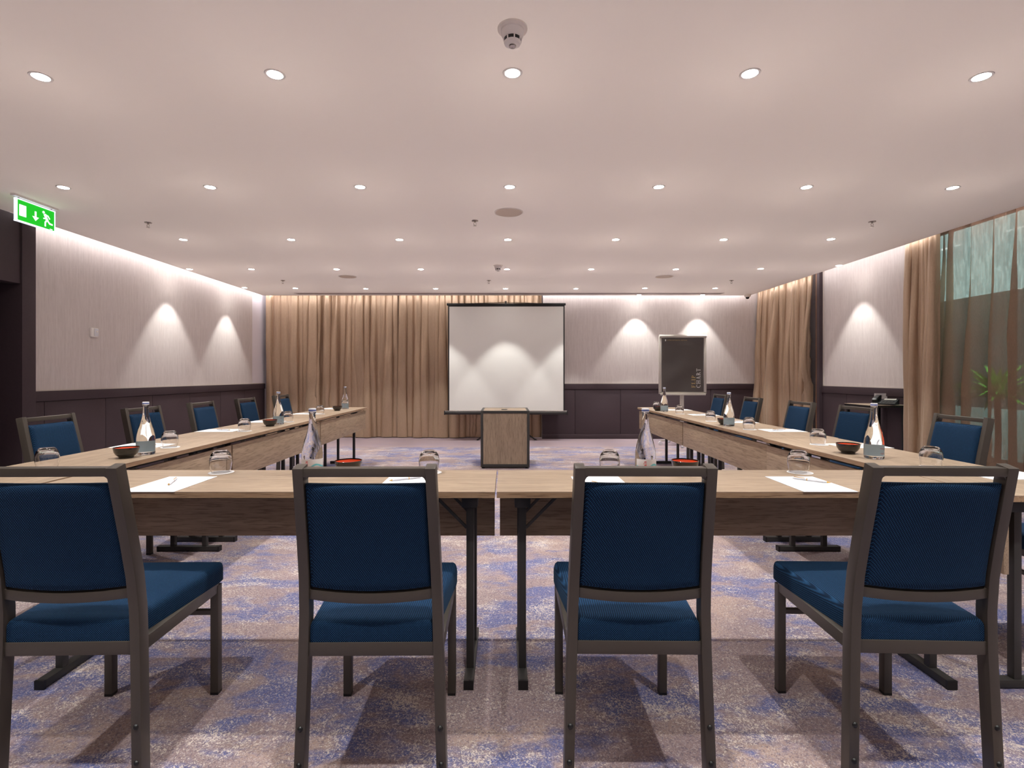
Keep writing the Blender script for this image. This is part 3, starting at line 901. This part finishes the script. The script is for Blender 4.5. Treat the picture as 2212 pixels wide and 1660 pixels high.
def place_chair(x, y, rz, label):
    global first
    if first:
        ch.location = (x, y, 0); ch.rotation_euler = (0, 0, rz); ch['label'] = label; first = False; return ch
    return dup(ch, label, (x, y, 0), rz)
for x, y, r, lb in CH:
    c = place_chair(x, y, r, lb)
    if abs(x) > 1: c.scale = (0.95, 1, 1)
WL = ['first', 'second', 'third', 'fourth', 'fifth']
for k, (yy, dr_) in enumerate(((3.19, 2), (4.00, -1), (4.79, 1), (5.60, 0), (6.48, -2))):
    place_chair(-2.517, yy, -PI / 2 + math.radians(dr_), 'blue chair on the left wall side, %s along the row counting from the camera' % WL[k])
for k, (yy, dr_) in enumerate(((2.25, 0), (3.16, -1), (4.08, 2), (4.85, 1), (5.81, -1), (6.67, 0))):
    if k == 0: lb = 'blue chair cut off at the right picture edge, only its seat showing'
    else: lb = 'blue chair on the window side, %s fully seen along the row from the camera' % WL[k - 1]
    place_chair(2.497, yy, PI / 2 + math.radians(dr_), lb)

# ------------------------------------------------------------------ things on the tables
TZ = 0.74
CTH = 0.0025
def tumbler_mesh():
    out = [(0.0365, 0.0), (0.0405, 0.012), (0.0440, 0.030), (0.0452, 0.046), (0.0440, 0.062), (0.0395, 0.078), (0.0325, 0.089), (0.0270, 0.0945), (0.0245, 0.0955), (0.0, 0.0955)]
    inn = [(0.0, 0.0835), (0.022, 0.0825), (0.0300, 0.0790), (0.0370, 0.070), (0.0415, 0.059), (0.0430, 0.046), (0.0419, 0.030), (0.0386, 0.012), (0.0350, 0.0)]
    mb = MB(); mb.lathe(out, 40); mb.lathe(inn, 40); mb.lathe([(0.0350, 0.0), (0.0365, 0.0)], 40)
    return mb
glass0 = coaster0 = None
def place_glass(x, y, where):
    global glass0, coaster0
    lg, lc = 'upturned glass tumbler ' + where, 'white coaster under the tumbler ' + where
    if glass0 is None:
        glass0 = tag(tumbler_mesh().build('tumbler', M['glass'], smooth=True, weld=True), lg, 'glass', 'upturned tumblers', (x, y, TZ + CTH))
        coaster0 = tag(MB().lathe([(0, 0), (0.05, 0), (0.052, CTH / 2), (0.05, CTH), (0, CTH)], 40).build('coaster', M['coaster']), lc, 'coaster', 'white coasters', (x + 0.004, y - 0.004, TZ))
    else:
        dup(glass0, lg, (x, y, TZ + CTH)); dup(coaster0, lc, (x + 0.004, y - 0.004, TZ))
def make_bottle():
    t = thing('water_bottle', '', 'bottle', (0, 0, TZ), 0, 'glass water bottles')
    prof = [(0, 0.004), (0.034, 0.003), (0.040, 0.0), (0.0435, 0.004), (0.0445, 0.012), (0.0445, 0.070), (0.0440, 0.088), (0.0420, 0.106), (0.0375, 0.130), (0.0305, 0.155),
            (0.0235, 0.178), (0.0178, 0.202), (0.0145, 0.225), (0.0132, 0.245), (0.0130, 0.262), (0.0150, 0.264), (0.0150, 0.2685), (0.0125, 0.270), (0, 0.270)]
    MB().lathe(prof, 44).build('glass_body', M['bottle'], t, smooth=True, weld=True)
    cp_ = MB().lathe([(0, 0.270), (0.0152, 0.270), (0.0158, 0.272), (0.0158, 0.283), (0.0145, 0.2855), (0, 0.2855)], 28).build('cap', M['cap'], t, smooth=True)
    MB().lathe([(0.0156, 0.2745), (0.0161, 0.2748), (0.0161, 0.2795), (0.0156, 0.2798)], 28).build('cap_band', M['capblue'], cp_)
    lab = MB().lathe([(0.04475, 0.012), (0.0449, 0.0125), (0.0449, 0.0685), (0.04475, 0.069)], 40, a0=-PI * 0.93, a1=-PI * 0.05).build('label_sheet', M['label'], t, smooth=True)
    # brand word, reading upward, wrapped on the label
    cu = bpy.data.curves.new('brand', 'FONT'); cu.body = 'Vitalis'; cu.size = 0.0175; cu.offset = 0.0003; cu.align_x = 'CENTER'; cu.resolution_u = 3
    to = bpy.data.objects.new('brand', cu); C.objects.link(to)
    dg = bpy.context.evaluated_depsgraph_get()
    me = bpy.data.meshes.new_from_object(to.evaluated_get(dg))
    C.objects.unlink(to); bpy.data.objects.remove(to)
    for v in me.vertices:
        u, w = v.co.x, v.co.y           # along the word, across it
        a = -PI / 2 - (w - 0.0) / 0.0452 - 0.30
        v.co = (0.0452 * math.cos(a), 0.0452 * math.sin(a), 0.0415 + u)
    # letters turned so they read bottom to top
    me.materials.append(M['red'])
    tb = bpy.data.objects.new('brand_word', me); C.objects.link(tb); tb.parent = lab
    return t
bt = make_bottle(); bt_first = True
def place_bottle(x, y, rz, label):
    global bt_first
    if bt_first: bt.location = (x, y, TZ); bt.rotation_euler = (0, 0, rz); bt['label'] = label; bt_first = False; return
    dup(bt, label, (x, y, TZ), rz)
def make_bowl():
    t = thing('snack_bowl', '', 'bowl', (0, 0, TZ), 0, 'black and orange bowls')
    MB().lathe([(0, 0.004), (0.029, 0.004), (0.030, 0.0), (0.033, 0.0), (0.034, 0.008), (0.046, 0.018), (0.054, 0.032), (0.0578, 0.050), (0.0585, 0.055), (0.0565, 0.0552), (0.0560, 0.050)], 44).build('shell', M['lacquer'], t, smooth=True)
    MB().lathe([(0.0548, 0.0500), (0.0538, 0.045), (0.051, 0.033), (0.043, 0.020), (0.030, 0.012), (0, 0.010)], 44).build('lining', M['orange'], t, smooth=True)
    return t
bw = make_bowl(); bw_first = True
def place_bowl(x, y, label):
    global bw_first
    if bw_first: bw.location = (x, y, TZ); bw['label'] = label; bw_first = False; return
    dup(bw, label, (x, y, TZ))
pap0 = None
def place_paper(x, y, rz, label, w=0.20, l=0.285):
    global pap0
    if pap0 is None:
        mb = MB().box(-0.1, 0.1, -0.1425, 0.1425, 0, 0.0018)
        pap0 = tag(mb.build('paper_pad', M['sheet']), label, 'paper', 'white note sheets', (x, y, TZ), rz)
    else:
        dup(pap0, label, (x, y, TZ), rz)
def make_pen():
    t = thing('pen', '', 'pen', (0, 0, 0), 0, 'white ballpoint pens')
    r = 0.0045
    MB().tube([(0, -0.058, r), (0, -0.04, r), (0, 0.012, r)], [0.0035, r, r], 12).build('barrel', M['cap'], t, smooth=True)
    MB().tube([(0, 0.013, r), (0, 0.055, r), (0, 0.066, r)], [r, r * 0.95, 0.0030], 12).build('upper_barrel', M['cap'], t, smooth=True)
    MB().tube([(0, 0.0115, r), (0, 0.0145, r)], 0.0048, 12).build('ring', M['brass'], t)
    MB().tube([(0, -0.070, r), (0, -0.058, r)], [0.0009, 0.0034], 10).build('tip', M['brass'], t)
    MB().box(-0.0012, 0.0012, 0.022, 0.062, 2 * r, 2 * r + 0.0016).build('clip', M['brass'], t)
    return t
pn = make_pen(); pn_first = True
def place_pen(x, y, rz, label):
    global pn_first
    if pn_first: pn.location = (x, y, TZ + 0.0018); pn.rotation_euler = (0, 0, rz); pn['label'] = label; pn_first = False; return
    dup(pn, label, (x, y, TZ + 0.0018), rz)

# front tables
for px, w in ((477, 'behind the sheet by the chair cut off at left'), (927, 'behind the chair left of the table seam'),
              (1317, 'behind the chair right of the table seam'), (1725, 'behind the sheet beside the turned right chair')):
    place_glass((px - CX) * 2.29 / F, 2.29, w)
for x, w, (pxo, pyo, pr) in ((-1.315, 'by the chair cut off at left', (-0.01, 0.02, 0.35)), (-0.385, 'behind the chair left of the table seam', (-0.02, 0.075, -1.0)),
                             (0.380, 'behind the chair right of the table seam', (0.0, -0.05, 0.6)), (1.200, 'beside the turned right chair', (0.036, 0.045, 0.77))):
    place_paper(x, 2.049, 0.0, 'white sheet on the front table ' + w)
    place_pen(x + pxo, 2.049 + pyo, pr, 'white pen on the front table sheet ' + w)
place_bottle(-0.838, 2.26, 0.22, 'glass water bottle standing on the front table left of the seam')
place_bottle(0.614, 2.26, 0.12, 'glass water bottle standing on the front table right of the seam')
place_bowl(-0.688, 2.285, 'black bowl with orange inside beside the front table bottle left of the seam')
place_bowl(0.795, 2.285, 'black bowl with orange inside beside the front table bottle right of the seam')
# wings
for side, sn, pts in ((-1, 'left', [(-2.10, 2.38), (-1.995, 3.09), (-1.997, 3.98), (-1.993, 4.77), (-2.04, 5.73), (-2.06, 6.70)]),
                      (1, 'right', [(1.99, 2.42), (1.94, 3.21), (1.933, 4.10), (1.92, 4.835), (1.94, 5.75), (1.91, 6.52)])):
    for k, (x, y) in enumerate(pts):
        place_glass(x, y, 'on the %s side tables, %s from the camera' % (sn, ORD[k]))
    cs = [3.17, 4.02, 4.80, 5.78, 6.65] if side < 0 else [2.23, 3.15, 4.02, 4.76, 5.62, 6.42]
    for k, y in enumerate(cs):
        x = -2.205 if side < 0 else 2.150
        place_paper(x, y, PI / 2, 'white sheet on the %s side tables, %s from the camera' % (sn, ORD[k]))
        place_pen(x + side * -0.02, y + 0.01, PI / 2 + side * 0.35, 'slim white pen on the %s side sheet, %s from the camera' % (sn, ORD[k]))
    bts = [(-1.949, 2.816), (-1.98, 4.54), (-2.03, 6.60)] if side < 0 else [(1.906, 2.675), (1.895, 4.38), (1.888, 6.13)]
    for k, (x, y) in enumerate(bts):
        place_bottle(x, y, (PI - 0.5 if side > 0 else PI + 0.5) + 0.15 * k, 'glass water bottle on the %s side tables, %s' % (sn, ['closest to the camera', 'middle of three', 'farthest of three'][k]))
    bws = [(-1.97, 2.700), (-1.977, 4.37), (-2.03, 6.29)] if side < 0 else [(1.888, 2.85), (1.905, 4.495), (1.85, 6.26)]
    for k, (x, y) in enumerate(bws):
        place_bowl(x, y, 'black bowl with orange inside on the %s side tables, %s' % (sn, ['closest to the camera', 'middle of three', 'farthest of three'][k]))

# ------------------------------------------------------------------ lectern box
LX0, LX1, LY0, LY1, LZ = -0.300, 0.313, 6.49, 7.13, 0.724
t = thing('lectern', 'low wood lectern box with dark metal frame before the screen', 'lectern', ((LX0 + LX1) / 2, LY0, 0))
w = (LX1 - LX0) / 2; d = LY1 - LY0
mb = MB()
for sx in (-1, 1):
    for yy in (0, d - 0.03):
        mb.box(sx * w, sx * (w - 0.032), yy, yy + 0.03, 0.018, LZ)
for yy in (0, d - 0.03):
    mb.box(-w + 0.032, w - 0.032, yy, yy + 0.03, LZ - 0.032, LZ).box(-w + 0.032, w - 0.032, yy, yy + 0.03, 0.018, 0.055)
for sx in (-1, 1):
    mb.box(sx * w, sx * (w - 0.032), 0.03, d - 0.03, LZ - 0.032, LZ).box(sx * w, sx * (w - 0.032), 0.03, d - 0.03, 0.018, 0.055)
mb.build('frame', M['steel'], t, bevel=0.002)
MB().box(-w + 0.032, w - 0.032, 0.006, 0.024, 0.055, LZ - 0.032).build('front_panel', M['walnut_v'], t)
for sx in (-1, 1):
    MB().box(sx * (w - 0.008), sx * (w - 0.026), 0.03, d - 0.03, 0.055, LZ - 0.032).build('side_panel', M['walnut_v'], t)
MB().box(-w + 0.032, w - 0.032, 0.03, d - 0.03, LZ - 0.024, LZ - 0.002).build('top', M['oak'], t)
MB().lathe([(0, LZ - 0.002), (0.040, LZ - 0.002), (0.040, LZ + 0.003), (0.030, LZ + 0.004), (0, LZ + 0.003)], 28, o=(-0.01, 0.24, 0)).build('cable_grommet', M['black'], t, smooth=True)
for sx in (-1, 1):
    for yy in (0.04, d - 0.04):
        MB().lathe([(0, 0), (0.02, 0), (0.02, 0.018), (0, 0.018)], 14, o=(sx * (w - 0.03), yy, 0)).build('foot', M['black'], t)

# ------------------------------------------------------------------ projection screen
SY = 9.18
t = thing('projection_screen', 'white pull-up projection screen on a black tripod behind the lectern', 'projection screen', (0.02, SY, 0), math.radians(-0.5))
MB().box(-1.000, 1.020, -0.004, 0.004, 0.53, 2.395).build('fabric', M['screen'], t)
mb = MB()
for a, b in ((-1.022, -1.000), (1.020, 1.042)): mb.box(a, b, -0.005, 0.005, 0.53, 2.41)
mb.box(-1.022, 1.042, -0.005, 0.005, 2.385, 2.41)
mb.build('black_border', M['black'], t)
MB().box(-1.045, 1.060, -0.016, 0.016, 2.405, 2.445).build('top_bar', M['black'], t, bevel=0.004)
cs = MB().tube([(-1.085, 0.01, 0.505), (1.085, 0.01, 0.505)], 0.034, 20).build('case', M['steel'], t, smooth=True)
mb = MB().box(-1.09, -1.075, -0.03, 0.05, 0.468, 0.542).box(1.075, 1.09, -0.03, 0.05, 0.468, 0.542)
mb.build('case_end', M['black'], cs, bevel=0.003)
MB().tube([(-1.08, -0.012, 0.538), (1.08, -0.012, 0.538)], 0.007, 8).build('case_lip', M['chrome'], cs, smooth=True)
MB().box(-0.016, 0.016, 0.040, 0.066, 0.30, 2.49).build('mast', M['black'], t, bevel=0.003)
MB().tube([(-0.55, 0.02, 2.447), (-0.2, 0.035, 2.462), (0.0, 0.045, 2.470), (0.2, 0.035, 2.462), (0.55, 0.02, 2.447)], 0.004, 6).build('hanging_wire', M['black'], t)
for k, (dx, dy) in enumerate(((-0.50, 0.06), (0.53, 0.06), (0.0, -0.40))):
    lg = MB().tube([(0, 0.053, 0.42), (dx * 0.5, 0.053 + dy * 0.4, 0.21), (dx, 0.053 + dy, 0.012)], 0.012, 8).build('leg', M['black'], t, smooth=True)
    MB().tube([(dx * 0.97, 0.053 + dy * 0.97, 0.022), (dx * 1.04, 0.053 + dy * 1.04, 0.008)], [0.014, 0.012], 8).build('rubber_foot', M['black'], lg)

# ------------------------------------------------------------------ flip chart
FY = 8.65
t = thing('flip_chart', 'silver flip chart easel with a dark printed cover sheet', 'flip chart', (2.968, FY, 0))
zt, zb, hw = 1.84, 0.872, 0.385
mb = MB()
mb.box(-hw - 0.012, -hw + 0.034, -0.012, 0.012, zb, zt - 0.02).box(hw - 0.034, hw + 0.012, -0.012, 0.012, zb, zt - 0.02)
mb.box(-hw - 0.012, hw + 0.012, -0.012, 0.012, zb - 0.012, zb + 0.018)
mb.build('board_frame', M['silver'], t, bevel=0.004)
MB().box(-hw + 0.034, hw - 0.034, 0.0, 0.010, zb + 0.018, zt - 0.02).build('board', M['cap'], t)
MB().tube([(-hw - 0.004, -0.012, zt - 0.022), (hw + 0.004, -0.012, zt - 0.022)], 0.026, 18).build('clamp_bar', M['silver'], t, smooth=True)
MB().box(-hw + 0.01, hw - 0.01, -0.045, -0.012, zb - 0.036, zb - 0.012).build('pen_tray', M['silver'], t, bevel=0.004)
rows = []
for i in range(25):
    q = i / 24; z = zt - 0.045 + (zb + 0.020 - (zt - 0.045)) * q
    rows.append([(-0.348 + 0.690 * k / 16, -0.016 - 0.006 * math.sin(9 * q + 0.4 * k) * (q if q > 0.4 else 0.2) - (0.010 if q < 0.12 else 0.0) * math.sin(k * 0.55), z) for k in range(17)])
sh = MB().grid(rows).build('cover_sheet', M['flip'], t, smooth=True)
for k in range(2): pass
# serif capitals drawn as flat print
def ring_arc(cx, cy, ro, ri, a0, a1, n=18):
    out = []
    for k in range(n):
        q0, q1 = math.radians(a0 + (a1 - a0) * k / n), math.radians(a0 + (a1 - a0) * (k + 1) / n)
        out.append([(cx + ro[0] * math.cos(q0), cy + ro[1] * math.sin(q0)), (cx + ro[0] * math.cos(q1), cy + ro[1] * math.sin(q1)),
                    (cx + ri[0] * math.cos(q1), cy + ri[1] * math.sin(q1)), (cx + ri[0] * math.cos(q0), cy + ri[1] * math.sin(q0))])
    return out
R = lambda a, b, c, d: [(a, c), (b, c), (b, d), (a, d)]
def stem_(x): return [R(x, x + 0.15, 0, 1), R(x - 0.10, x + 0.25, 0, 0.055), R(x - 0.10, x + 0.25, 0.945, 1)]
GL = {
    'F': (0.66, stem_(0.10) + [R(0.1, 0.60, 0.935, 1), R(0.55, 0.60, 0.74, 1), R(0.25, 0.46, 0.47, 0.535), R(0.42, 0.46, 0.38, 0.63)]),
    'L': (0.66, stem_(0.10) + [R(0.1, 0.60, 0, 0.065), R(0.55, 0.60, 0, 0.27)]),
    'I': (0.36, stem_(0.10)),
    'P': (0.66, stem_(0.10) + [R(0.1, 0.3, 0.94, 1), R(0.25, 0.3, 0.46, 0.52)] + ring_arc(0.30, 0.73, (0.31, 0.27), (0.16, 0.21), -90, 90)),
    'C': (0.80, ring_arc(0.42, 0.5, (0.42, 0.515), (0.26, 0.45), 48, 312, 26) + [R(0.665, 0.715, 0.66, 0.94)]),
    'H': (0.88, stem_(0.10) + stem_(0.60) + [R(0.25, 0.60, 0.47, 0.535)]),
    'A': (0.84, [[(0.10, 0), (0.16, 0), (0.44, 1), (0.38, 1)], [(0.36, 1), (0.48, 1), (0.76, 0), (0.60, 0)], R(0.21, 0.62, 0.32, 0.38), R(0.0, 0.27, 0, 0.05), R(0.52, 0.84, 0, 0.05)]),
    'R': (0.80, stem_(0.10) + [R(0.1, 0.3, 0.94, 1), R(0.25, 0.36, 0.46, 0.52)] + ring_arc(0.30, 0.73, (0.31, 0.27), (0.16, 0.21), -90, 90) + [[(0.32, 0.48), (0.45, 0.50), (0.80, 0.0), (0.62, 0.0)]]),
    'T': (0.76, [R(0.31, 0.46, 0, 1), R(0.20, 0.57, 0, 0.055), R(0.02, 0.75, 0.935, 1), R(0.02, 0.07, 0.74, 1), R(0.70, 0.75, 0.74, 1)]),
}
def serif_word(word, name, m, x_base, z_start, h, length, parent):
    """word running upward; x_base is the baseline (right side of the turned letters)"""
    adv = sum(GL[c][0] for c in word) + 0.14 * (len(word) - 1); k = length / adv
    mb = MB(); s = 0.0
    for c in word:
        for poly in GL[c][1]:
            mb.prism(poly, lambda u, v, w_: (x_base - v * h, -0.0245 - w_, z_start + (s + u) * k), 0.0006)
        s += GL[c][0] + 0.14
    return mb.build(name, m, parent)
serif_word('FLIP', 'gold_word', M['gold'], 0.205, zb + 0.090, 0.063, 0.205, sh)
serif_word('CHART', 'white_word', M['wprint'], 0.290, zb + 0.090, 0.068, 0.320, sh)
cu = bpy.data.curves.new('headline', 'FONT'); cu.body = 'INTERCONTINENTAL MEETINGS'; cu.size = 0.026; cu.resolution_u = 2
to = bpy.data.objects.new('headline', cu); C.objects.link(to)
me = bpy.data.meshes.new_from_object(to.evaluated_get(bpy.context.evaluated_depsgraph_get()))
C.objects.unlink(to); bpy.data.objects.remove(to)
xm = max(v.co.x for v in me.vertices)
for v in me.vertices: v.co = (-0.265 + v.co.x / xm * 0.33, -0.030, 1.745 + v.co.y * 0.8)
me.materials.append(M['gold'])
o = bpy.data.objects.new('headline', me); C.objects.link(o); o.parent = sh
mb = MB()
mb.prism([(-0.292 + 0.011 * math.cos(2 * PI * k / 12), 1.752 + 0.017 * math.sin(2 * PI * k / 12)) for k in range(12)], lambda u, v, w_: (u, -0.030 - w_, v), 0.0006)
mb.build('emblem', M['wprint'], sh)
MB().box(-0.030, 0.030, 0.012, 0.045, 0.10, 1.2).build('post', M['silver'], t, bevel=0.004)
MB().lathe([(0, 0.075), (0.06, 0.075), (0.07, 0.10), (0.04, 0.13), (0, 0.13)], 24, o=(0, 0.028, 0)).build('hub', M['silver'], t, smooth=True)
for k in range(5):
    a = 2 * PI * k / 5 + PI
    e = (0.36 * math.cos(a), 0.028 + 0.36 * math.sin(a))
    lg = MB().bar([(0.05 * math.cos(a), 0.028 + 0.05 * math.sin(a), 0.10), (e[0], e[1], 0.075)], 0.028, 0.022, (-math.sin(a), math.cos(a), 0)).build('leg', M['silver'], t, bevel=0.004)
    MB().tube([(e[0] - 0.014 * math.sin(a), e[1] + 0.014 * math.cos(a), 0.032), (e[0] + 0.014 * math.sin(a), e[1] - 0.014 * math.cos(a), 0.032)], 0.032, 16).build('caster', M['cap'], lg)

# ------------------------------------------------------------------ phone table
t = thing('side_table', 'small dark-legged console table with a phone by the right curtain', 'table', (4.45, 6.24, 0))
PZ = 0.822
MB().box(-0.23, 0.23, -0.24, 0.20, PZ - 0.004, PZ).build('tabletop', M['oak'], t)
MB().box(-0.23, 0.23, -0.24, 0.20, PZ - 0.028, PZ - 0.004).build('edge_band', M['black'], t)
for sx in (-0.21, 0.17):
    for yy in (-0.225, 0.17):
        MB().box(sx, sx + 0.03, yy, yy + 0.03, 0, PZ - 0.028).build('leg', M['black'], t)
t = thing('telephone', 'black desk telephone on the small console table', 'telephone', (4.50, 6.13, PZ), math.radians(-50))
prof = [(-0.10, 0.0), (0.10, 0.0), (0.10, 0.062), (0.085, 0.066), (-0.10, 0.018)]
MB().prism(prof, lambda u, v, w_: (-0.115 + w_, u, v), 0.23).build('body', M['black'], t, bevel=0.003)
slope = lambda u, v, w_: (u, v, 0.0195 + (v + 0.10) * (0.048 / 0.185) + w_)
for i in range(4):
    for j in range(4):
        x, y = -0.025 + 0.030 * i, -0.075 + 0.022 * j
        MB().prism([(x, y), (x + 0.022, y), (x + 0.022, y + 0.014), (x, y + 0.014)], slope, 0.004).build('key', M['steel'], t)
MB().prism([(-0.02, 0.03), (0.095, 0.03), (0.095, 0.075), (-0.02, 0.075)], slope, 0.004).build('display', M['silver'], t)
hs = [(-0.083, -0.105, 0.05), (-0.083, -0.075, 0.066), (-0.083, 0.0, 0.088), (-0.083, 0.075, 0.098), (-0.083, 0.105, 0.094)]
MB().bar(hs, 0.046, 0.026, (1, 0, 0)).box(-0.106, -0.06, -0.105, -0.06, 0.022, 0.058).box(-0.106, -0.06, 0.058, 0.10, 0.055, 0.09).build('handset', M['black'], t, bevel=0.006)
t = thing('card_holder', 'clear card holder standing behind the desk telephone', 'card holder', (4.62, 6.36, PZ), math.radians(-12))
MB().box(-0.075, 0.075, -0.003, 0.003, 0.0, 0.125).build('card', M['cap'], t)
MB().box(-0.07, 0.07, -0.03, 0.03, 0, 0.006).build('base', M['silver'], t)
